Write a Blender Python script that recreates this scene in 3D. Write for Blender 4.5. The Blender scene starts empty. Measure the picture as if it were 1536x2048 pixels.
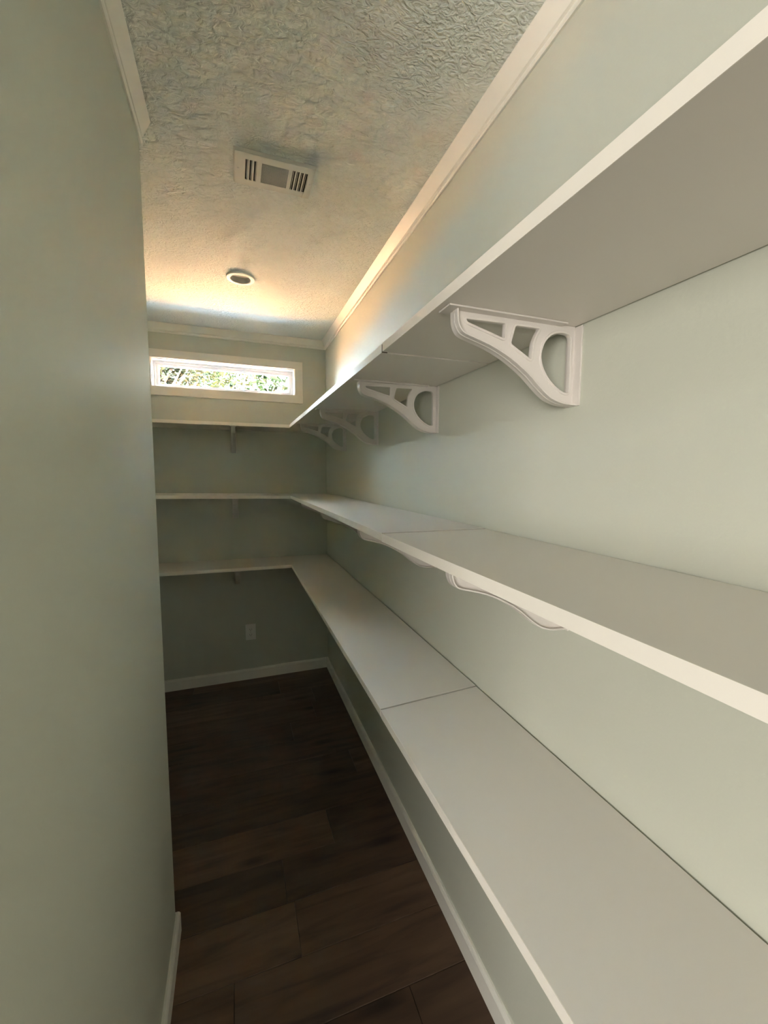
import bpy, bmesh, math, random
from mathutils import Vector, Matrix, Euler

random.seed(7)
S = bpy.context.scene
COL = S.collection

# ------------------------------------------------------------------ camera
F_PX, YAW, PITCH, ROLL = 824.63, 0.3462, -0.0941, -0.0048
CAM = Vector((-0.642, 0.0, 1.5))
cd = bpy.data.cameras.new('camera')
cam = bpy.data.objects.new('camera', cd)
COL.objects.link(cam)
S.camera = cam
cd.sensor_fit = 'VERTICAL'
cd.sensor_height = 36.0
cd.lens = F_PX / 2048.0 * 36.0
cd.clip_start = 0.01
cam.location = CAM
cyw, syw = math.cos(YAW), math.sin(YAW)
cp, sp = math.cos(PITCH), math.sin(PITCH)
cr, sr = math.cos(ROLL), math.sin(ROLL)
fwd = Vector((syw * cp, cyw * cp, sp))
r0 = Vector((cyw, -syw, 0))
u0 = Vector((-syw * sp, -cyw * sp, cp))
right = r0 * cr - u0 * sr
up = r0 * sr + u0 * cr
cam.matrix_world = Matrix(((right.x, up.x, -fwd.x, CAM.x), (right.y, up.y, -fwd.y, CAM.y),
                           (right.z, up.z, -fwd.z, CAM.z), (0, 0, 0, 1)))

# ------------------------------------------------------------------ view, world, lights
S.view_settings.view_transform = 'Standard'
S.view_settings.look = 'None'
S.view_settings.exposure = 3.0
S.view_settings.gamma = 1.0
S.view_settings.use_curve_mapping = False
S.cycles.max_bounces = 14
S.cycles.diffuse_bounces = 8
S.cycles.transparent_max_bounces = 12
S.cycles.sample_clamp_indirect = 6.0

W = bpy.data.worlds.new('world')
S.world = W
W.use_nodes = True
bg = W.node_tree.nodes['Background']
bg.inputs[0].default_value = (0.79, 0.895, 1.0, 1)
bg.inputs[1].default_value = 18.5

sun_d = bpy.data.lights.new('sun', 'SUN')
sun_d.energy = 126.0
sun_d.angle = 0.01
sun_d.color = (1.0, 0.93, 0.80)
sun = bpy.data.objects.new('sun', sun_d)
COL.objects.link(sun)
sun.rotation_euler = Vector((0.12, -1.0, 0.86)).to_track_quat('Z', 'Y').to_euler()


def area(name, loc, target, sx, sy, power, color):
    d = bpy.data.lights.new(name, 'AREA')
    d.shape = 'RECTANGLE'
    d.size, d.size_y = sx, sy
    d.energy = power
    d.color = color
    o = bpy.data.objects.new(name, d)
    COL.objects.link(o)
    o.location = loc
    o.rotation_euler = (Vector(loc) - Vector(target)).to_track_quat('Z', 'Y').to_euler()
    return o


# daylight of the kitchen behind the camera
area('kitchen_daylight', (-2.45, -1.9, 1.5), (-0.6, 0.5, 1.4), 1.4, 1.3, 14.5, (1.0, 0.95, 0.88))

# ------------------------------------------------------------------ measures
D = 3.048          # inner face of back wall
CEIL = 2.44
XP = -0.8606       # face of the left partition
YP = 1.3597        # its far corner
XA = -1.32         # left wall of the alcove
SD = 0.3037        # shelf depth
GAP = 0.005


# ------------------------------------------------------------------ materials
def mat(name, base, rough=0.6, metal=0.0, var=0.04, vscale=3.0, bump=0.0, bscale=200.0, bdist=0.001, spec=0.5):
    m = bpy.data.materials.new(name)
    m.use_nodes = True
    nt = m.node_tree
    b = nt.nodes['Principled BSDF']
    tc = nt.nodes.new('ShaderNodeTexCoord')
    n = nt.nodes.new('ShaderNodeTexNoise')
    n.inputs['Scale'].default_value = vscale
    n.inputs['Detail'].default_value = 3
    nt.links.new(tc.outputs['Object'], n.inputs['Vector'])
    mx = nt.nodes.new('ShaderNodeMix')
    mx.data_type = 'RGBA'
    mx.inputs['A'].default_value = (*[c * (1 - var) for c in base], 1)
    mx.inputs['B'].default_value = (*[min(1, c * (1 + var)) for c in base], 1)
    nt.links.new(n.outputs['Fac'], mx.inputs['Factor'])
    nt.links.new(mx.outputs['Result'], b.inputs['Base Color'])
    b.inputs['Roughness'].default_value = rough
    b.inputs['Metallic'].default_value = metal
    b.inputs['Specular IOR Level'].default_value = spec
    if bump:
        n2 = nt.nodes.new('ShaderNodeTexNoise')
        n2.inputs['Scale'].default_value = bscale
        n2.inputs['Detail'].default_value = 2
        nt.links.new(tc.outputs['Object'], n2.inputs['Vector'])
        bp = nt.nodes.new('ShaderNodeBump')
        bp.inputs['Strength'].default_value = bump
        bp.inputs['Distance'].default_value = bdist
        nt.links.new(n2.outputs['Fac'], bp.inputs['Height'])
        nt.links.new(bp.outputs['Normal'], b.inputs['Normal'])
    return m


M_WALL = mat('sage_wall_paint', (0.525, 0.537, 0.458), 0.55, var=0.012, vscale=1.5, bump=0.25, bscale=130, bdist=0.0012)
M_GREIGE = mat('kitchen_low_bounce_greige', (0.26, 0.25, 0.22), 0.6, var=0.02, bump=0.2, bscale=130)  # unseen kitchen walls, darkened to weaken the light bounced into the pantry
M_TRIM = mat('white_trim_paint', (0.80, 0.785, 0.72), 0.38, var=0.01)
M_CASING = mat('cream_casing_paint', (0.74, 0.71, 0.63), 0.45, var=0.015, bump=0.15, bscale=300)
M_SHELF = mat('white_melamine', (0.69, 0.655, 0.60), 0.42, var=0.012, vscale=2.0, bump=0.05, bscale=500, bdist=0.0004)
M_RAW = mat('raw_particle_board', (0.09, 0.07, 0.045), 0.9, var=0.2, vscale=300)
M_SEAM = mat('board_end_grey', (0.40, 0.38, 0.33), 0.8, var=0.05, vscale=300)
M_EDGE = mat('white_edge_banding', (0.80, 0.76, 0.69), 0.35, var=0.02, vscale=40.0, bump=0.15, bscale=600, bdist=0.0004)
M_BRACKET = mat('white_moulded_resin', (0.63, 0.59, 0.55), 0.33, var=0.01)
M_VENT = mat('painted_vent_steel', (0.62, 0.62, 0.56), 0.4, var=0.02)
M_GRILLE = mat('grey_vent_mesh', (0.33, 0.335, 0.31), 0.6, var=0.03)
M_DARK = mat('dark_cavity', (0.03, 0.03, 0.028), 0.8)
M_SCREW = mat('steel_screw', (0.6, 0.6, 0.58), 0.3, metal=0.9)
M_PLATE = mat('outlet_plastic', (0.82, 0.81, 0.78), 0.35, var=0.01)
M_VINYL = mat('white_vinyl', (0.80, 0.82, 0.84), 0.35, var=0.01)
M_LENS = mat('frosted_lens', (0.86, 0.84, 0.76), 0.5, var=0.01)
M_BAFFLE = mat('baffle_grey', (0.42, 0.41, 0.36), 0.5, var=0.02)
M_LIGHTRIM = mat('light_trim_white', (0.92, 0.90, 0.84), 0.35, var=0.01)
M_GROUND = mat('dry_terracotta_soil', (0.72, 0.38, 0.20), 0.9, var=0.12, vscale=2.0, bump=0.4, bscale=30, bdist=0.01)
M_PANE = mat('dark_blind_pane', (0.0016, 0.0018, 0.0020), 0.5, spec=0.0)
M_COOL_BOUNCE = mat('pale_blue_bounce', (0.70, 0.80, 0.92), 0.85, var=0.05, bump=0.3, bscale=80)  # blue tint chosen to bounce cool light through the window
M_ROOF = mat('roof_grey', (0.2, 0.2, 0.2), 0.8, var=0.1, vscale=6)
M_BARK = mat('bark', (0.045, 0.035, 0.025), 0.9, var=0.25, vscale=20, bump=0.6, bscale=60, bdist=0.01)
M_SIDING = mat('white_siding', (0.03, 0.03, 0.029), 0.6, var=0.04)


def ceiling_mat():
    m = mat('knockdown_ceiling', (0.70, 0.735, 0.695), 0.7, var=0.02, vscale=1.2)
    nt = m.node_tree
    b = nt.nodes['Principled BSDF']
    tc = [n for n in nt.nodes if n.bl_idname == 'ShaderNodeTexCoord'][0]
    mp = nt.nodes.new('ShaderNodeMapping')
    mp.inputs['Scale'].default_value = (0.8, 1.25, 1.0)
    nt.links.new(tc.outputs['Object'], mp.inputs['Vector'])
    n1 = nt.nodes.new('ShaderNodeTexNoise')
    n1.inputs['Scale'].default_value = 46
    n1.inputs['Detail'].default_value = 2.5
    n1.inputs['Roughness'].default_value = 0.5
    n1.inputs['Distortion'].default_value = 1.9
    nt.links.new(mp.outputs['Vector'], n1.inputs['Vector'])
    rp = nt.nodes.new('ShaderNodeValToRGB')
    rp.color_ramp.elements[0].position = 0.38
    rp.color_ramp.elements[1].position = 0.62
    nt.links.new(n1.outputs['Fac'], rp.inputs['Fac'])
    n2 = nt.nodes.new('ShaderNodeTexNoise')
    n2.inputs['Scale'].default_value = 150
    n2.inputs['Detail'].default_value = 2
    nt.links.new(tc.outputs['Object'], n2.inputs['Vector'])
    ad = nt.nodes.new('ShaderNodeMath')
    ad.operation = 'MULTIPLY_ADD'
    nt.links.new(n2.outputs['Fac'], ad.inputs[0])
    ad.inputs[1].default_value = 0.25
    nt.links.new(rp.outputs['Color'], ad.inputs[2])
    bp = nt.nodes.new('ShaderNodeBump')
    bp.inputs['Strength'].default_value = 1.0
    bp.inputs['Distance'].default_value = 0.0032
    nt.links.new(ad.outputs[0], bp.inputs['Height'])
    nt.links.new(bp.outputs['Normal'], b.inputs['Normal'])
    return m


M_CEIL = ceiling_mat()


def wood_mat():
    m = bpy.data.materials.new('dark_wood_plank')
    m.use_nodes = True
    nt = m.node_tree
    L = nt.links.new
    b = nt.nodes['Principled BSDF']
    tc = nt.nodes.new('ShaderNodeTexCoord')
    oi = nt.nodes.new('ShaderNodeObjectInfo')
    vm = nt.nodes.new('ShaderNodeVectorMath')
    vm.operation = 'SCALE'
    vm.inputs[0].default_value = (37.0, 91.0, 13.0)
    L(oi.outputs['Random'], vm.inputs['Scale'])
    va = nt.nodes.new('ShaderNodeVectorMath')
    va.operation = 'ADD'
    L(tc.outputs['Object'], va.inputs[0])
    L(vm.outputs[0], va.inputs[1])
    mp = nt.nodes.new('ShaderNodeMapping')
    mp.inputs['Scale'].default_value = (1.0, 8.0, 1.0)
    L(va.outputs[0], mp.inputs['Vector'])
    n1 = nt.nodes.new('ShaderNodeTexNoise')
    n1.inputs['Scale'].default_value = 3.2
    n1.inputs['Detail'].default_value = 5
    n1.inputs['Distortion'].default_value = 0.6
    L(mp.outputs['Vector'], n1.inputs['Vector'])
    rp = nt.nodes.new('ShaderNodeValToRGB')
    e = rp.color_ramp.elements
    e[0].position, e[0].color = 0.25, (0.045, 0.026, 0.018, 1)
    e[1].position, e[1].color = 0.78, (0.115, 0.068, 0.042, 1)
    e2 = rp.color_ramp.elements.new(0.5)
    e2.color = (0.085, 0.050, 0.031, 1)
    L(n1.outputs['Fac'], rp.inputs['Fac'])
    # knots
    mp2 = nt.nodes.new('ShaderNodeMapping')
    mp2.inputs['Scale'].default_value = (2.2, 7.0, 1.0)
    L(va.outputs[0], mp2.inputs['Vector'])
    vo = nt.nodes.new('ShaderNodeTexVoronoi')
    vo.inputs['Scale'].default_value = 1.1
    L(mp2.outputs['Vector'], vo.inputs['Vector'])
    rk = nt.nodes.new('ShaderNodeValToRGB')
    rk.color_ramp.elements[0].position = 0.05
    rk.color_ramp.elements[0].color = (0.18, 0.15, 0.13, 1)
    rk.color_ramp.elements[1].position = 0.22
    rk.color_ramp.elements[1].color = (1, 1, 1, 1)
    L(vo.outputs['Distance'], rk.inputs['Fac'])
    mk = nt.nodes.new('ShaderNodeMix')
    mk.data_type = 'RGBA'
    mk.blend_type = 'MULTIPLY'
    mk.inputs['Factor'].default_value = 0.8
    L(rp.outputs['Color'], mk.inputs['A'])
    L(rk.outputs['Color'], mk.inputs['B'])
    # per plank tone
    mr = nt.nodes.new('ShaderNodeMapRange')
    mr.inputs['To Min'].default_value = 0.65
    mr.inputs['To Max'].default_value = 1.35
    L(oi.outputs['Random'], mr.inputs['Value'])
    hs = nt.nodes.new('ShaderNodeHueSaturation')
    L(mr.outputs[0], hs.inputs['Value'])
    L(mk.outputs['Result'], hs.inputs['Color'])
    L(hs.outputs['Color'], b.inputs['Base Color'])
    b.inputs['Roughness'].default_value = 0.55
    b.inputs['Specular IOR Level'].default_value = 0.3
    bp = nt.nodes.new('ShaderNodeBump')
    bp.inputs['Strength'].default_value = 0.2
    bp.inputs['Distance'].default_value = 0.001
    L(n1.outputs['Fac'], bp.inputs['Height'])
    L(bp.outputs['Normal'], b.inputs['Normal'])
    return m


M_WOOD = wood_mat()


def glass_mat():
    m = bpy.data.materials.new('window_glass')
    m.use_nodes = True
    nt = m.node_tree
    nt.nodes.clear()
    out = nt.nodes.new('ShaderNodeOutputMaterial')
    tr = nt.nodes.new('ShaderNodeBsdfTransparent')
    tr.inputs[0].default_value = (0.94, 0.97, 0.96, 1)
    gl = nt.nodes.new('ShaderNodeBsdfGlossy')
    gl.inputs['Roughness'].default_value = 0.02
    fr = nt.nodes.new('ShaderNodeFresnel')
    fr.inputs['IOR'].default_value = 1.45
    mx = nt.nodes.new('ShaderNodeMixShader')
    nt.links.new(fr.outputs[0], mx.inputs[0])
    nt.links.new(tr.outputs[0], mx.inputs[1])
    nt.links.new(gl.outputs[0], mx.inputs[2])
    nt.links.new(mx.outputs[0], out.inputs[0])
    return m


M_GLASS = glass_mat()


def leaf_mat(name, a, b_):
    m = bpy.data.materials.new(name)
    m.use_nodes = True
    nt = m.node_tree
    b = nt.nodes['Principled BSDF']
    tc = nt.nodes.new('ShaderNodeTexCoord')
    n = nt.nodes.new('ShaderNodeTexNoise')
    n.inputs['Scale'].default_value = 1.6
    n.inputs['Detail'].default_value = 4
    nt.links.new(tc.outputs['Object'], n.inputs['Vector'])
    rp = nt.nodes.new('ShaderNodeValToRGB')
    rp.color_ramp.elements[0].position = 0.35
    rp.color_ramp.elements[0].color = (*a, 1)
    rp.color_ramp.elements[1].position = 0.65
    rp.color_ramp.elements[1].color = (*b_, 1)
    nt.links.new(n.outputs['Fac'], rp.inputs['Fac'])
    nt.links.new(rp.outputs['Color'], b.inputs['Base Color'])
    b.inputs['Roughness'].default_value = 0.7
    b.inputs['Specular IOR Level'].default_value = 0.1
    return m


# ------------------------------------------------------------------ mesh helpers
def bm_box(bm, x0, x1, y0, y1, z0, z1):
    vs = [bm.verts.new(p) for p in ((x0, y0, z0), (x1, y0, z0), (x1, y1, z0), (x0, y1, z0),
                                    (x0, y0, z1), (x1, y0, z1), (x1, y1, z1), (x0, y1, z1))]
    for f in ((3, 2, 1, 0), (4, 5, 6, 7), (0, 1, 5, 4), (1, 2, 6, 5), (2, 3, 7, 6), (3, 0, 4, 7)):
        bm.faces.new([vs[i] for i in f])


def finish(name, bm, m, parent=None, bevel=0.0, segs=2, smooth=False, loc=None):
    if bevel:
        bmesh.ops.bevel(bm, geom=list(bm.edges), offset=bevel, segments=segs, affect='EDGES', profile=0.5)
    bmesh.ops.recalc_face_normals(bm, faces=bm.faces)
    me = bpy.data.meshes.new(name)
    if loc is not None:
        bmesh.ops.translate(bm, verts=bm.verts, vec=-Vector(loc))
    bm.to_mesh(me)
    bm.free()
    me.materials.append(m)
    if smooth:
        for p in me.polygons:
            p.use_smooth = True
    o = bpy.data.objects.new(name, me)
    COL.objects.link(o)
    if loc is not None:
        o.location = loc
    if parent:
        o.parent = parent
    return o


def boxes(name, lst, m, parent=None, bevel=0.0, segs=2, loc=None):
    bm = bmesh.new()
    for b in lst:
        bm_box(bm, *b)
    return finish(name, bm, m, parent, bevel, segs, loc=loc)


def struct(o):
    o['kind'] = 'structure'
    return o


def tag(o, label, cat, group=None):
    o['label'] = label
    o['category'] = cat
    if group:
        o['group'] = group
    return o


def empty(name, loc=(0, 0, 0), rz=0.0):
    o = bpy.data.objects.new(name, None)
    COL.objects.link(o)
    o.location = loc
    o.rotation_euler = (0, 0, rz)
    return o


def prism(name, prof, axis_fn, m, parent=None, bevel=0.0, smooth=False):
    """prof: list of 2D pts; axis_fn(pt, end) -> 3D for end 0 / 1"""
    bm = bmesh.new()
    a = [bm.verts.new(axis_fn(p, 0)) for p in prof]
    b = [bm.verts.new(axis_fn(p, 1)) for p in prof]
    n = len(prof)
    bm.faces.new(a)
    bm.faces.new(list(reversed(b)))
    for i in range(n):
        bm.faces.new((a[i], b[i], b[(i + 1) % n], a[(i + 1) % n]))
    return finish(name, bm, m, parent, bevel, smooth=smooth)


def curve_plate(name, loops, half, m, parent=None, bev=0.0):
    """filled 2D outline with holes, extruded +-half, as a mesh in the XY plane"""
    cu = bpy.data.curves.new(name, 'CURVE')
    cu.dimensions = '2D'
    cu.fill_mode = 'BOTH'
    cu.extrude = half
    cu.bevel_depth = bev
    cu.bevel_resolution = 1
    for lp in loops:
        s = cu.splines.new('POLY')
        s.points.add(len(lp) - 1)
        for i, p in enumerate(lp):
            s.points[i].co = (p[0], p[1], 0, 1)
        s.use_cyclic_u = True
    t = bpy.data.objects.new('tmp', cu)
    COL.objects.link(t)
    dg = bpy.context.evaluated_depsgraph_get()
    me = bpy.data.meshes.new_from_object(t.evaluated_get(dg))
    bpy.data.objects.remove(t)
    bpy.data.curves.remove(cu)
    me.name = name
    me.materials.clear()
    me.materials.append(m)
    o = bpy.data.objects.new(name, me)
    COL.objects.link(o)
    if parent:
        o.parent = parent
    return o


def round_poly(pts, r, n=4):
    out = []
    N = len(pts)
    for i in range(N):
        p = Vector(pts[i]); a = Vector(pts[i - 1]); b = Vector(pts[(i + 1) % N])
        da, db = (a - p), (b - p)
        rr = min(r, da.length * 0.45, db.length * 0.45)
        s, e = p + da.normalized() * rr, p + db.normalized() * rr
        for k in range(n + 1):
            t = k / n
            out.append(tuple(s * (1 - t) ** 2 + p * 2 * t * (1 - t) + e * t * t))
    return out


def catmull(pts, n=5):
    out = []
    for i in range(len(pts) - 1):
        p0 = Vector(pts[max(0, i - 1)]); p1 = Vector(pts[i]); p2 = Vector(pts[i + 1]); p3 = Vector(pts[min(len(pts) - 1, i + 2)])
        for k in range(n):
            t = k / n
            out.append(tuple(0.5 * ((2 * p1) + (p2 - p0) * t + (2 * p0 - 5 * p1 + 4 * p2 - p3) * t * t + (3 * p1 - p0 - 3 * p2 + p3) * t ** 3)))
    out.append(tuple(pts[-1]))
    return out


def offset(pts, d, closed=True):
    out = []
    N = len(pts)
    for i in range(N):
        a = Vector(pts[i - 1] if (closed or i > 0) else pts[i])
        b = Vector(pts[(i + 1) % N] if (closed or i < N - 1) else pts[i])
        t = (b - a)
        if t.length < 1e-9:
            t = Vector((1, 0))
        t.normalize()
        p = Vector(pts[i])
        out.append((p.x + t.y * d, p.y - t.x * d))
    return out


def lathe(name, prof, m, parent=None, seg=48, centre=(0, 0, 0)):
    bm = bmesh.new()
    rings = []
    for r, z in prof:
        rings.append([bm.verts.new((centre[0] + r * math.cos(2 * math.pi * k / seg), centre[1] + r * math.sin(2 * math.pi * k / seg), centre[2] + z)) for k in range(seg)])
    for a, b in zip(rings, rings[1:]):
        for k in range(seg):
            bm.faces.new((a[k], a[(k + 1) % seg], b[(k + 1) % seg], b[k]))
    return bm


# ------------------------------------------------------------------ room shell
T = 0.12
WX0, WX1, WZ0, WZ1 = -1.1252, -0.2255, 2.048, 2.2270      # window opening

struct(boxes('wall_right', [(0, T, -2.3, D + T, -0.02, CEIL + 0.08)], M_WALL))
struct(boxes('wall_back', [(XA - T, WX0, D, D + T, -0.02, CEIL + 0.08), (WX1, 0, D, D + T, -0.02, CEIL + 0.08),
                           (WX0, WX1, D, D + T, -0.02, WZ0), (WX0, WX1, D, D + T, WZ1, CEIL + 0.08)], M_WALL))
# partition with a rounded far corner
rr = 0.008
prof = [(XP, 0.12), (XP - 0.11, 0.12), (XP - 0.11, YP - 0.11), (XA - T, YP - 0.11), (XA - T, YP)]
prof += [(XP - rr + rr * math.cos(a), YP - rr + rr * math.sin(a)) for a in [math.pi / 2 * (1 - k / 6) for k in range(7)]]
o = prism('wall_left', prof, lambda p, e: (p[0], p[1], (-0.02, CEIL + 0.08)[e]), M_WALL)
struct(o)
struct(boxes('wall_alcove_left', [(XA - T, XA, YP, D, -0.02, CEIL + 0.08)], M_WALL))
struct(boxes('wall_front', [(-4.3, 0.12, -2.42, -2.3, -0.02, CEIL + 0.08)], M_GREIGE))
struct(boxes('wall_kitchen_left', [(-4.42, -4.3, -2.42, YP, -0.02, CEIL + 0.08)], M_GREIGE))
struct(boxes('wall_kitchen_back', [(-4.3, XA - T, YP - 0.11, YP, -0.02, CEIL + 0.08)], M_GREIGE))

# ceiling, with a round cut-out for the recessed light
LX, LY, LR = -0.590, 2.209, 0.054
bm = bmesh.new()
q = 0.1
bx0, bx1, by0, by1 = -4.4, 0.1, -2.4, D + 0.1


def quad(bm, x0, x1, y0, y1, z):
    bm.faces.new([bm.verts.new(p) for p in ((x0, y0, z), (x0, y1, z), (x1, y1, z), (x1, y0, z))])


quad(bm, bx0, bx1, by0, LY - q, CEIL)
quad(bm, bx0, bx1, LY + q, by1, CEIL)
quad(bm, bx0, LX - q, LY - q, LY + q, CEIL)
quad(bm, LX + q, bx1, LY - q, LY + q, CEIL)
N = 48
inner, outer = [], []
for k in range(N):
    a = 2 * math.pi * k / N
    c, s = math.cos(a), math.sin(a)
    mxx = max(abs(c), abs(s))
    inner.append(bm.verts.new((LX + LR * c, LY + LR * s, CEIL)))
    outer.append(bm.verts.new((LX + q * c / mxx, LY + q * s / mxx, CEIL)))
for k in range(N):
    bm.faces.new((inner[k], inner[(k + 1) % N], outer[(k + 1) % N], outer[k]))
bm.normal_update()
for f in bm.faces:
    if f.normal.z > 0:
        f.normal_flip()
me = bpy.data.meshes.new('ceiling')
bm.to_mesh(me); bm.free()
me.materials.append(M_CEIL)
o = bpy.data.objects.new('ceiling', me)
COL.objects.link(o)
struct(o)

# roof with eave (casts the house's own shadow on the yard)
struct(boxes('roof', [(-6.0, 3.0, -3.2, D + T + 0.32, 2.62, 2.78)], M_ROOF))

# floor: slab + planks as parts
fl = struct(boxes('floor', [(-4.42, 0.12, -2.42, D + T, -0.14, -0.012)], M_DARK))
PW = 0.178
rows = {1.52: -0.30, 1.342: -0.51, 0.808: -0.20}
row0 = 1.52 - 22 * PW
pmesh = {}
k = 0
while True:
    ya = row0 + k * PW
    yb = ya + PW
    if ya > D:
        break
    k += 1
    if ya < -2.3 + 0.001 and yb < -2.3:
        continue
    y0_, y1_ = max(ya, -2.3), min(yb, D)
    xmin = -4.3 if ya < 1.25 else XA
    key = [v for r_, v in rows.items() if abs(r_ - ya) < 0.02]
    jx = key[0] if key else -random.uniform(0.05, 1.15)
    xs = [0.0]
    x = jx
    while x > xmin + 0.05:
        xs.append(x)
        x -= 1.22
    xs.append(xmin)
    for a, b in zip(xs, xs[1:]):
        bm = bmesh.new()
        g = 0.0006
        bm_box(bm, b + g, a - g, y0_ + g, y1_ - g, -0.012, 0.0)
        cx = ((a + b) / 2, (y0_ + y1_) / 2, 0)
        for e in list(bm.edges):
            pass
        top = [e for e in bm.edges if all(abs(v.co.z) < 1e-6 for v in e.verts)]
        bmesh.ops.bevel(bm, geom=top, offset=0.0012, segments=1, affect='EDGES')
        finish('plank', bm, M_WOOD, fl, loc=cx)

# baseboards: slim board with eased top
BH, BT = 0.078, 0.0125
bp_prof = [(0, 0), (BT, 0), (BT, BH - 0.014), (BT - 0.003, BH - 0.006), (BT - 0.007, BH), (0, BH)]
struct(prism('baseboard_right', bp_prof, lambda p, e: (-p[0], (-2.3, D)[e], p[1]), M_TRIM))
struct(prism('baseboard_back', bp_prof, lambda p, e: ((XA, -BT)[e], D - p[0], p[1]), M_TRIM))
o = prism('baseboard_left', bp_prof, lambda p, e: (XP + p[0], (0.12, YP + p[0])[e], p[1]), M_TRIM)
struct(o)
struct(prism('baseboard_alcove_left', bp_prof, lambda p, e: (XA + p[0], (YP + BT, D - BT)[e], p[1]), M_TRIM))
struct(prism('baseboard_return', bp_prof, lambda p, e: ((XA, XP + p[0])[e], YP + p[0], p[1]), M_TRIM))

# crown trim: flat sprung face with a bead at the bottom
CP = [(0, 0), (0, -0.055), (0.006, -0.056), (0.0095, -0.053), (0.0095, -0.048), (0.004, -0.045), (0.004, -0.040),
      (0.0105, -0.038), (0.031, -0.006), (0.033, -0.003), (0.033, 0)]
struct(prism('trim_1', CP, lambda p, e: (-p[0], (-2.3, D)[e], CEIL + p[1]), M_TRIM))
struct(prism('trim_2', CP, lambda p, e: ((XA, -p[0])[e], D - p[0], CEIL + p[1]), M_TRIM))
struct(prism('trim_3', CP, lambda p, e: (XP + 0.9 * p[0], (0.12, YP - 0.3 * p[0])[e], CEIL + p[1]), M_TRIM))
struct(prism('trim_4', CP, lambda p, e: (XA + p[0], (YP, D)[e], CEIL + p[1]), M_TRIM))

# ------------------------------------------------------------------ window
win = struct(empty('window_1', ((WX0 + WX1) / 2, D, WZ0)))


def wpart(name, lst, m, bevel=0.0, parent=None, segs=2):
    o = boxes(name, lst, m, None, bevel, segs)
    o.parent = parent or win
    o.matrix_parent_inverse = Matrix.Translation(-Vector(win.location)) if not parent else Matrix()
    return o


CW = 0.056
y_ = (D - 0.016, D)
wpart('casing', [(WX0 - CW, WX1 + CW, *y_, WZ1, WZ1 + CW - 0.004)], M_CASING, 0.0012)
wpart('casing', [(WX0 - CW, WX1 + CW, *y_, WZ0 - CW, WZ0)], M_CASING, 0.0012)
wpart('casing', [(WX0 - CW, WX0, *y_, WZ0, WZ1)], M_CASING, 0.0012)
wpart('casing', [(WX1, WX1 + CW, *y_, WZ0, WZ1)], M_CASING, 0.0012)
jt = 0.004
jy = (D, D + T)
wpart('jamb', [(WX0, WX1, *jy, WZ1 - jt, WZ1), (WX0, WX1, *jy, WZ0, WZ0 + jt),
               (WX0, WX0 + jt, *jy, WZ0 + jt, WZ1 - jt), (WX1 - jt, WX1, *jy, WZ0 + jt, WZ1 - jt)], M_VINYL)


def ring(x0, x1, z0, z1, w, ya, yb):
    return [(x0, x1, ya, yb, z1 - w, z1), (x0, x1, ya, yb, z0, z0 + w), (x0, x0 + w, ya, yb, z0 + w, z1 - w), (x1 - w, x1, ya, yb, z0 + w, z1 - w)]


a0 = (WX0 + jt, WX1 - jt, WZ0 + jt, WZ1 - jt)
wpart('window_frame', ring(*a0, 0.012, D + 0.060, D + 0.105), M_VINYL, 0.001)
a1 = (a0[0] + 0.012, a0[1] - 0.012, a0[2] + 0.012, a0[3] - 0.012)
wpart('sash', ring(*a1, 0.013, D + 0.072, D + 0.100), M_VINYL, 0.001)
a2 = (a1[0] + 0.013, a1[1] - 0.013, a1[2] + 0.013, a1[3] - 0.013)
wpart('glazing_bead', ring(*a2, 0.004, D + 0.080, D + 0.094), M_VINYL)
wpart('glass', [(a2[0], a2[1], D + 0.086, D + 0.088, a2[2], a2[3])], M_GLASS)

# ------------------------------------------------------------------ shelves
TT = 0.0198
ZT, ZM, ZB = 1.8077, 1.3503, 0.8898


def shelf_board(pts, ztop, label, band_edges, group, raw=()):
    """pts: 4 plan corners, counter-clockwise; band_edges: indices i of edges pts[i]->pts[i+1] that carry edge banding"""
    cx = sum(p[0] for p in pts) / 4
    cy = sum(p[1] for p in pts) / 4
    root = empty('shelf', (cx, cy, ztop - TT))
    tag(root, label, 'shelf', group)
    b = 0.0012
    loc = [(p[0] - cx, p[1] - cy) for p in pts]
    # board is set back by the band thickness on banded edges
    P = [Vector(p) for p in loc]
    cen = Vector((0, 0))
    inset = [Vector(p) for p in P]
    for i in band_edges:
        a, c = P[i], P[(i + 1) % 4]
        t = (c - a).normalized()
        n = Vector((-t.y, t.x))
        inset[i] = inset[i] + n * b
        inset[(i + 1) % 4] = inset[(i + 1) % 4] + n * b
    o = prism('board', [tuple(v) for v in inset], lambda p, e: (p[0], p[1], (0, TT)[e]), M_SHELF, root)
    for i in raw:
        a, c = inset[i], inset[(i + 1) % 4]
        t = (c - a).normalized()
        n = Vector((t.y, -t.x)) * 0.0003
        rm = M_RAW if ztop > 1.7 else M_SEAM
        if ztop > 1.7:        # only the front of the top joint stands open
            if i == 0:
                c = a + (c - a).normalized() * 0.014
            else:
                a = c - (c - a).normalized() * 0.014
        prism('raw_end', [tuple(a + n), tuple(c + n), tuple(c), tuple(a)], lambda p, e: (p[0], p[1], (0.0005, TT - 0.0003)[e]), rm, root)
    for i in band_edges:
        a, c = P[i], P[(i + 1) % 4]
        ai, ci = inset[i], inset[(i + 1) % 4]
        band = prism('edge_band', [tuple(a), tuple(c), tuple(ci), tuple(ai)], lambda p, e: (p[0], p[1], (0.0, TT)[e]), M_EDGE, root)
    return root


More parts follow.
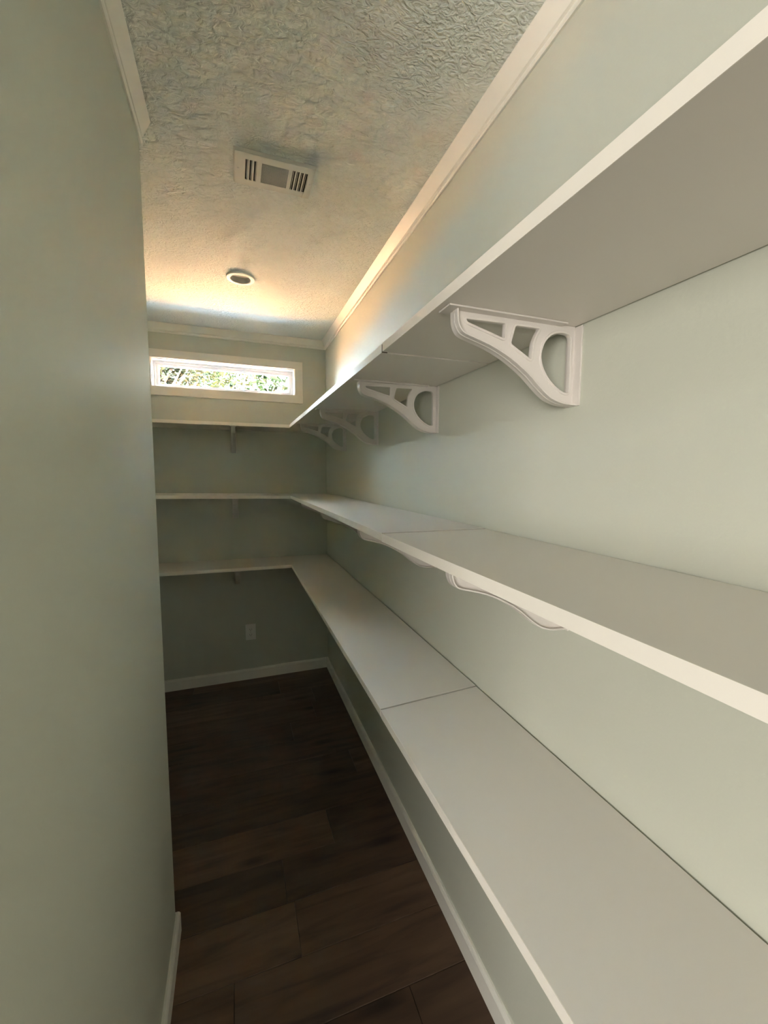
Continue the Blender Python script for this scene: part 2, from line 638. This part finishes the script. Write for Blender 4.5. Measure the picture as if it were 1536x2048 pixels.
YS = 0.9547        # joint between near and far boards
YN = -0.55         # near end of the near boards
yf = D - SD
GT = 'three levels of white shelf boards'
for lvl, z, jg, sk in (('top', ZT, 0.0075, 0.0), ('middle', ZM, 0.0026, -0.004), ('bottom', ZB, 0.0036, 0.022)):
    where = {'top': 'top level, underside in view', 'middle': 'middle level, at chest height', 'bottom': 'bottom level, lowest of the three'}[lvl]
    # near board  (front edge is x=-SD ; edges ccw seen from above)
    shelf_board([(-SD, YN), (-GAP, YN), (-GAP, YS + sk - 0.0005), (-SD, YS)], z,
                {'top': 'near board of the top shelf, bright edge crossing the upper right',
                 'middle': 'near board of the middle shelf, bright edge running off the right side',
                 'bottom': 'near board of the bottom shelf, widest white surface at lower right'}[lvl], [3], GT, (2,))
    r = shelf_board([(-SD, YS + jg), (-GAP, YS + sk + (0.002 if lvl == 'top' else jg)), (-GAP, yf - 0.0006), (-SD, yf - 0.0006)],
                z + {'top': -0.001, 'middle': 0.0016, 'bottom': 0.0012}[lvl], 
                {'top': 'far board of the top right-wall shelf, beyond the dark joint, three brackets beneath',
                 'middle': 'far board of the middle right-wall shelf, between seam and back corner',
                 'bottom': 'far board of the bottom right-wall shelf, narrowing from seam to back corner'}[lvl], [3], GT, (0,))
    lft = {'top': 0.0, 'middle': 0.016, 'bottom': 0.007}[lvl]
    r = shelf_board([(XA + 0.001, yf), (-GAP, yf), (-GAP, D - GAP), (XA + 0.001, D - GAP)], z - 0.0005,
                    {'top': 'top shelf on the back wall right below the narrow window',
                     'middle': 'middle shelf on the back wall, second below the window',
                     'bottom': 'bottom shelf on the back wall, above the dark outlet wall'}[lvl], [0], GT)
    ang = math.atan2(lft, 1.0)
    if lft:
        piv = Vector((-SD, 0, 0))
        r.rotation_euler = (0, ang, 0)
        r.location.z += (r.location.x * -1 - SD) * math.tan(ang)

# ------------------------------------------------------------------ brackets
# profile in (u = distance from wall, v = height below shelf)
curve_pts = [(0.2765, -0.002), (0.2765, -0.012), (0.2755, -0.026), (0.2700, -0.039), (0.2596, -0.0470), (0.2321, -0.0545), (0.2064, -0.0620), (0.1799, -0.0725),
             (0.1525, -0.0865), (0.1242, -0.1045), (0.0948, -0.1282), (0.0790, -0.1395), (0.0647, -0.1466), (0.0406, -0.1515), (0.0020, -0.1530)]
curve_pts = [(u - (0.642 - u) * 0.0105 if u > 0.01 else u, min(-0.001, v + (0.288 + v) * 0.0105) if v > -0.15 else v) for u, v in curve_pts]
curve_s = catmull(curve_pts, 4)
web_outline = curve_s + [(0.002, -0.0005), (curve_pts[0][0], -0.0005)]
tri = round_poly([(0.2515, -0.0155), (0.1668, -0.0134), (0.1690, -0.0415), (0.2480, -0.0215)], 0.004)
quad_h = round_poly([(0.1460, -0.0145), (0.0900, -0.0132), (0.0985, -0.0260), (0.1050, -0.0420), (0.1075, -0.0735), (0.1555, -0.0484)], 0.005)
dee = round_poly([(0.0148, -0.0160), (0.0148, -0.1290), (0.0290, -0.1285), (0.0470, -0.1195), (0.0670, -0.1042), (0.0820, -0.0823), (0.0862, -0.0610),
                  (0.0800, -0.0390), (0.0640, -0.0220), (0.0440, -0.0150)], 0.013, 5)
HW = 0.013      # half width of the curved flange
FW = 0.020      # half width of the top and wall flanges


def area2(p):
    return sum(p[i - 1][0] * p[i][1] - p[i][0] * p[i - 1][1] for i in range(len(p))) / 2


def make_bracket():
    """local frame: x = away from wall, y = across, z up; origin at wall/shelf corner"""
    root = empty('shelf_bracket')
    rot = Matrix.Rotation(math.pi / 2, 4, 'X')
    w = curve_plate('web', [web_outline, tri, quad_h, dee], 0.0025, M_BRACKET, root, 0.0004)
    w.data.transform(rot)
    for h in (tri, quad_h, dee):
        d = 0.0032
        big = offset(h, d)
        if abs(area2(big)) < abs(area2(h)):
            big = offset(h, -d)
        rm = curve_plate('hole_rim', [big, h], 0.0048, M_BRACKET, root, 0.0006)
        rm.data.transform(rot)
    # curved flange
    inn = offset(curve_s, 0.003, closed=False)
    if inn[len(inn) // 2][1] < curve_s[len(inn) // 2][1]:
        inn = offset(curve_s, -0.003, closed=False)
    bm = bmesh.new()
    rows_ = []
    for yv in (-HW, HW):
        rows_.append(([bm.verts.new((p[0], yv, p[1])) for p in curve_s], [bm.verts.new((p[0], yv, p[1])) for p in inn]))
    n = len(curve_s)
    (a0_, a1_), (b0_, b1_) = rows_
    for i in range(n - 1):
        bm.faces.new((a0_[i], a0_[i + 1], b0_[i + 1], b0_[i]))
        bm.faces.new((a1_[i], b1_[i], b1_[i + 1], a1_[i + 1]))
        bm.faces.new((a0_[i], a1_[i], a1_[i + 1], a0_[i + 1]))
        bm.faces.new((b0_[i], b0_[i + 1], b1_[i + 1], b1_[i]))
    for i in (0, n - 1):
        bm.faces.new((a0_[i], b0_[i], b1_[i], a1_[i]))
    o = finish('curved_flange', bm, M_BRACKET, root, smooth=False)
    md = o.modifiers.new('b', 'BEVEL'); md.width = 0.0007; md.segments = 2; md.limit_method = 'ANGLE'
    boxes('top_flange', [(0.0376, 0.292, -FW, FW, -0.0036, -0.0003)], M_BRACKET, root, 0.0006)
    boxes('wall_flange', [(0.0, 0.0040, -FW, FW, -0.1535, -0.0010)], M_BRACKET, root, 0.0006)
    bm = bmesh.new()
    bmesh.ops.create_cone(bm, cap_ends=True, segments=12, radius1=0.0028, radius2=0.0028, depth=0.003)
    bmesh.ops.translate(bm, verts=bm.verts, vec=(0.0330, -0.0075, -0.0018))
    finish('screw', bm, M_DARK, root)
    return root


def copy_tree(o, parent=None):
    c = o.copy()
    COL.objects.link(c)
    if parent:
        c.parent = parent
    for ch in list(o.children):
        copy_tree(ch, c)
    return c


proto = make_bracket()
first = True


def place_bracket(x, y, z, rz, label, group):
    global first
    o = proto if first else copy_tree(proto)
    first = False
    o.location = (x, y, z)
    o.rotation_euler = (0, 0, rz)
    tag(o, label, 'bracket', group)


YB = [0.6474 + FW, 1.2472 + FW, 1.8600 + FW, 2.4600 + FW]
order = ['nearest', 'second', 'third', 'farthest']
top_lab = ['largest white curved bracket with three cut-outs, under the near top shelf',
           'white curved bracket under the top shelf just beyond the dark joint',
           'white curved bracket under the top shelf, third back from the camera',
           'white curved bracket under the top shelf nearest the back wall corner']
mid_lab = ['white curved bracket partly hidden under the bright near middle shelf edge',
           'white bracket peeking below the middle shelf beside its seam',
           'white bracket tip below the middle shelf, third back from the camera',
           'small white bracket tip below the middle shelf nearest the back corner']
for i, y in enumerate(YB):
    place_bracket(0, y, ZT - TT - (0.001 if i else 0.0), math.pi, top_lab[i], 'brackets under the top shelf')
for i, y in enumerate(YB):
    place_bracket(0, y, ZM - TT + (-0.0002 if i else 0.0), math.pi, mid_lab[i], 'brackets under the middle shelf')
for z, dz, lab in ((ZT, -0.0006, 'white bracket seen end-on under the top back shelf below the window'),
                   (ZM, 0.0046, 'white bracket seen end-on under the middle back shelf'),
                   (ZB, 0.0014, 'stubby white bracket seen end-on under the bottom back shelf above the outlet')):
    place_bracket(-0.6445, D, z - TT + dz, -math.pi / 2, lab, 'brackets on the back wall')

# ------------------------------------------------------------------ ceiling vent
VX0, VX1, VY0, VY1 = -0.6205, -0.3765, 1.3560, 1.5070
vw, vh = VX1 - VX0, VY1 - VY0
vent = tag(empty('ceiling_vent', ((VX0 + VX1) / 2, (VY0 + VY1) / 2, CEIL)),
           'rectangular white metal air vent on the textured ceiling, louvres either side of a mesh', 'vent')


def rect(x0, x1, y0, y1):
    return [(x0, y0), (x1, y0), (x1, y1), (x0, y1)]


hx, hy = vw / 2, vh / 2
slots = []
for fx in (0.140, 0.192, 0.244):
    slots.append((fx, fx + 0.034))
rslots = [(f, f + 0.034) for f in (0.712, 0.764, 0.816, 0.868)]
holes = []
for s0, s1 in slots + rslots:
    holes.append(rect(-hx + s0 * vw, -hx + s1 * vw, -hy + 0.20 * vh, -hy + 0.80 * vh))
holes.append(rect(-hx + 0.335 * vw, -hx + 0.665 * vw, -hy + 0.21 * vh, -hy + 0.80 * vh))
pl = curve_plate('face_plate', [rect(-hx + .004, hx - .004, -hy + .004, hy - .004)] + holes, 0.0008, M_VENT, vent, 0.0)
pl.location = (0, 0, -0.0085)
# sloped rim down to the ceiling
bm = bmesh.new()
o4 = [bm.verts.new(p) for p in ((-hx, -hy, -0.001), (hx, -hy, -0.001), (hx, hy, -0.001), (-hx, hy, -0.001))]
i4 = [bm.verts.new(p) for p in ((-hx + .004, -hy + .004, -0.0093), (hx - .004, -hy + .004, -0.0093), (hx - .004, hy - .004, -0.0093), (-hx + .004, hy - .004, -0.0093))]
for k in range(4):
    bm.faces.new((o4[k], o4[(k + 1) % 4], i4[(k + 1) % 4], i4[k]))
finish('rim', bm, M_VENT, vent)
boxes('backing', [(-hx + .012, hx - .012, -hy + .012, hy - .012, -0.0016, -0.0002)], M_DARK, vent)
for s0, s1 in slots + rslots:
    xm = -hx + s1 * vw
    bm = bmesh.new()
    lean = -0.0025 if s0 < 0.5 else 0.0018
    xa = -hx + (s0 + s1) / 2 * vw + (0.002 if s0 < .5 else -0.002)
    for a_, b_, c_, d_ in [(xa, xa + lean, -0.0100, -0.0030)]:
        v = [bm.verts.new(p) for p in ((a_, -hy + .2 * vh, c_), (a_ + .0012, -hy + .2 * vh, c_), (b_ + .0012, -hy + .2 * vh, d_), (b_, -hy + .2 * vh, d_))]
        w_ = [bm.verts.new(p) for p in ((a_, -hy + .8 * vh, c_), (a_ + .0012, -hy + .8 * vh, c_), (b_ + .0012, -hy + .8 * vh, d_), (b_, -hy + .8 * vh, d_))]
        bm.faces.new(v); bm.faces.new(list(reversed(w_)))
        for k in range(4):
            bm.faces.new((v[k], w_[k], w_[(k + 1) % 4], v[(k + 1) % 4]))
    finish('slat', bm, M_VENT, vent)
# centre mesh: crossing wires over a grey plate
gx0, gx1, gy0, gy1 = -hx + 0.335 * vw, -hx + 0.665 * vw, -hy + 0.21 * vh, -hy + 0.80 * vh
gl_ = [(gx0, gx1, gy0, gy1, -0.0072, -0.0066)]
n = 14
for k in range(1, n):
    x = gx0 + (gx1 - gx0) * k / n
    gl_.append((x - .0012, x + .0012, gy0, gy1, -0.0084, -0.0072))
for k in range(1, n + 2):
    y = gy0 + (gy1 - gy0) * k / (n + 2)
    gl_.append((gx0, gx1, y - .0012, y + .0012, -0.0083, -0.0072))
boxes('mesh_grille', gl_, M_GRILLE, vent)
for sx in (-hx + 0.055 * vw, hx - 0.045 * vw):
    bm = bmesh.new()
    bmesh.ops.create_uvsphere(bm, u_segments=12, v_segments=6, radius=0.0034)
    bmesh.ops.scale(bm, vec=(1, 1, 0.4), verts=bm.verts)
    bmesh.ops.translate(bm, verts=bm.verts, vec=(sx, 0, -0.0095))
    finish('screw', bm, M_SCREW, vent, smooth=True)
boxes('lever', [(hx - 0.0275, hx - 0.0245, hy - 0.034, hy - 0.006, -0.0125, -0.0095)], M_VENT, vent, 0.0005)

# ------------------------------------------------------------------ recessed light
rl = tag(empty('recessed_light', (LX, LY, CEIL)), 'round white recessed ceiling light, unlit, in the warm glow near the window', 'ceiling light')
bm = lathe('trim_ring', [(0.0665, -0.0002), (0.0665, -0.006), (0.064, -0.0085), (0.049, -0.0095), (0.0455, -0.007), (0.0455, 0.001), (0.0665, 0.0005)][:6], M_LIGHTRIM)
finish('trim_ring', bm, M_LIGHTRIM, rl, smooth=False)
bm = lathe('baffle', [(0.0455, -0.007), (0.0450, 0.004), (0.0445, 0.012), (0.0430, 0.020), (0.0420, 0.030), (0.053, 0.036), (0.053, 0.0)], M_BAFFLE)
finish('baffle', bm, M_BAFFLE, rl, smooth=True)
bm = bmesh.new()
bmesh.ops.create_cone(bm, cap_ends=True, segments=40, radius1=0.0400, radius2=0.0400, depth=0.003)
bmesh.ops.rotate(bm, verts=bm.verts, matrix=Matrix.Rotation(math.radians(13), 3, 'X'))
bmesh.ops.translate(bm, verts=bm.verts, vec=(0, -0.001, 0.0095))
finish('lens', bm, M_LENS, rl)

# ------------------------------------------------------------------ wall outlet
ox, oz = -0.5650, 0.350
ou = tag(empty('wall_outlet', (ox, D, oz)), 'white double wall outlet low on the dim back wall under the shelves', 'outlet')
boxes('cover_plate', [(-0.035, 0.035, -0.0055, 0, -0.058, 0.058)], M_PLATE, ou, 0.0015)
for dz in (-0.0195, 0.0195):
    rc = curve_plate('receptacle', [round_poly([(-0.0165, dz - 0.0145), (0.0165, dz - 0.0145), (0.0165, dz + 0.0145), (-0.0165, dz + 0.0145)], 0.008)], 0.001, M_PLATE, ou, 0.0003)
    rc.data.transform(Matrix.Rotation(math.pi / 2, 4, 'X'))
    rc.location = (0, -0.0065, 0)
    boxes('slot', [(-0.0072, -0.0052, -0.0079, -0.0073, dz - 0.002, dz + 0.007), (0.0052, 0.0072, -0.0079, -0.0073, dz - 0.001, dz + 0.007),
                   (-0.002, 0.002, -0.0079, -0.0073, dz - 0.009, dz - 0.005)], M_DARK, ou)
bm = bmesh.new()
bmesh.ops.create_cone(bm, cap_ends=True, segments=12, radius1=0.003, radius2=0.003, depth=0.001)
bmesh.ops.rotate(bm, verts=bm.verts, matrix=Matrix.Rotation(math.pi / 2, 3, 'X'))
bmesh.ops.translate(bm, verts=bm.verts, vec=(0, -0.006, 0))
finish('screw', bm, M_SCREW, ou)

# ------------------------------------------------------------------ outside
GZ = -0.6
struct(boxes('ground', [(-30, 30, -12, 45, GZ - 0.2, GZ)], M_GROUND))


def tree(x, y, h, crown_r, n, m, label, seed, group=None):
    rnd = random.Random(seed)
    root = tag(empty('tree', (x, y, GZ)), label, 'tree', group)
    bm = bmesh.new()

    def limb(a, b, ra, rb):
        a, b = Vector(a), Vector(b)
        z = (b - a).normalized()
        q = z.to_track_quat('Z', 'Y')
        R = []
        for p, r in ((a, ra), (b, rb)):
            R.append([bm.verts.new(p + q @ Vector((r * math.cos(k * math.pi / 3), r * math.sin(k * math.pi / 3), 0))) for k in range(6)])
        for k in range(6):
            bm.faces.new((R[0][k], R[0][(k + 1) % 6], R[1][(k + 1) % 6], R[1][k]))
    limb((0, 0, 0), (0.1, 0, h * 0.45), 0.16, 0.11)
    limb((0.1, 0, h * 0.45), (0, 0.1, h * 0.8), 0.11, 0.05)
    tips = []
    for k in range(22):
        z0 = h * rnd.uniform(0.3, 0.8)
        a = rnd.uniform(0, 2 * math.pi)
        rr_ = crown_r * rnd.uniform(0.5, 1.0)
        t = (rr_ * math.cos(a), rr_ * math.sin(a), z0 + rnd.uniform(0.2, 1.0))
        limb((0.05, 0, z0), t, 0.045, 0.012)
        tips.append(t)
        for j in range(2):
            t2 = (t[0] * rnd.uniform(.5, 1.1), t[1] * rnd.uniform(.5, 1.1), t[2] + rnd.uniform(-.3, .7))
            tips.append(t2)
    finish('trunk', bm, M_BARK, root)
    verts, faces = [], []
    for k in range(n):
        c = rnd.choice(tips)
        p = Vector((c[0] + rnd.gauss(0, .28 * crown_r), c[1] + rnd.gauss(0, .28 * crown_r), c[2] + rnd.gauss(0, .24)))
        e = Euler((rnd.uniform(-1.1, 1.1), rnd.uniform(-1.1, 1.1), rnd.uniform(0, 6.28)))
        s = rnd.uniform(0.035, 0.075)
        i0 = len(verts)
        for d in ((0, -1.5 * s, 0), (0.6 * s, 0, 0.12 * s), (0, 1.5 * s, 0), (-0.6 * s, 0, 0.12 * s)):
            v = Vector(d)
            v.rotate(e)
            verts.append(tuple(p + v))
        faces.append((i0, i0 + 1, i0 + 2, i0 + 3))
    me = bpy.data.meshes.new('foliage')
    me.from_pydata(verts, [], faces)
    me.materials.append(m)
    f = bpy.data.objects.new('foliage', me)
    COL.objects.link(f)
    f.parent = root
    f['kind'] = 'stuff'


ML1 = leaf_mat('leaf_bright', (0.0011, 0.0038, 0.0006), (0.0036, 0.0090, 0.0016))
ML2 = leaf_mat('leaf_olive', (0.0020, 0.0036, 0.0012), (0.0048, 0.0084, 0.0026))
tree(-2.2, 10.6, 5.4, 0.85, 4500, ML2, 'pale leafy tree at the left end of the window view', 3)
tree(-1.25, 15.0, 6.7, 1.25, 10000, ML1, 'bright green leafy tree in the middle left of the window view', 5)
tree(0.02, 7.35, 4.2, 0.55, 1800, ML1, 'thin yellow-green tree in the right half of the window view', 9)

struct(boxes('cool_bounce_slab', [(-8, 6, D + T, 7.45, GZ - 0.1, GZ + 0.03)], M_COOL_BOUNCE))  # unseen slab added beside the house for the cool band on the ceiling
hs = tag(empty('neighbouring_house', (3.55, 17.9, GZ)), 'pale clapboard house beyond the trees at the right of the window', 'building')
o = boxes('wall', [(-2.75, 3.0, 0.0, 2.6, 0.0, 6.6)], M_SIDING, hs)
st = []
for k in range(33):
    z = 0.2 * k
    bm = bmesh.new()
    v = [(-2.75, -0.005, z + 0.2), (3.0, -0.005, z + 0.2), (3.0, -0.035, z + 0.005), (-2.75, -0.035, z + 0.005), (3.0, -0.002, z + 0.005), (-2.75, -0.002, z + 0.005)]
    vs = [bm.verts.new(p) for p in v]
    bm.faces.new((vs[0], vs[1], vs[2], vs[3]))
    bm.faces.new((vs[3], vs[2], vs[4], vs[5]))
    finish('clapboard', bm, M_SIDING, hs)
fr = boxes('window', [(-2.70, -2.10, -0.06, -0.036, 5.30, 6.10)], M_SIDING, hs)
for k in range(5):
    boxes('pane', [(-2.66, -2.14, -0.064, -0.060, 5.36 + 0.145 * k, 5.43 + 0.145 * k)], M_PANE, fr)
bm = bmesh.new()
bm_box(bm, -3.0, 3.2, -0.35, 2.9, 6.6, 6.75)
finish('roof', bm, M_ROOF, hs)
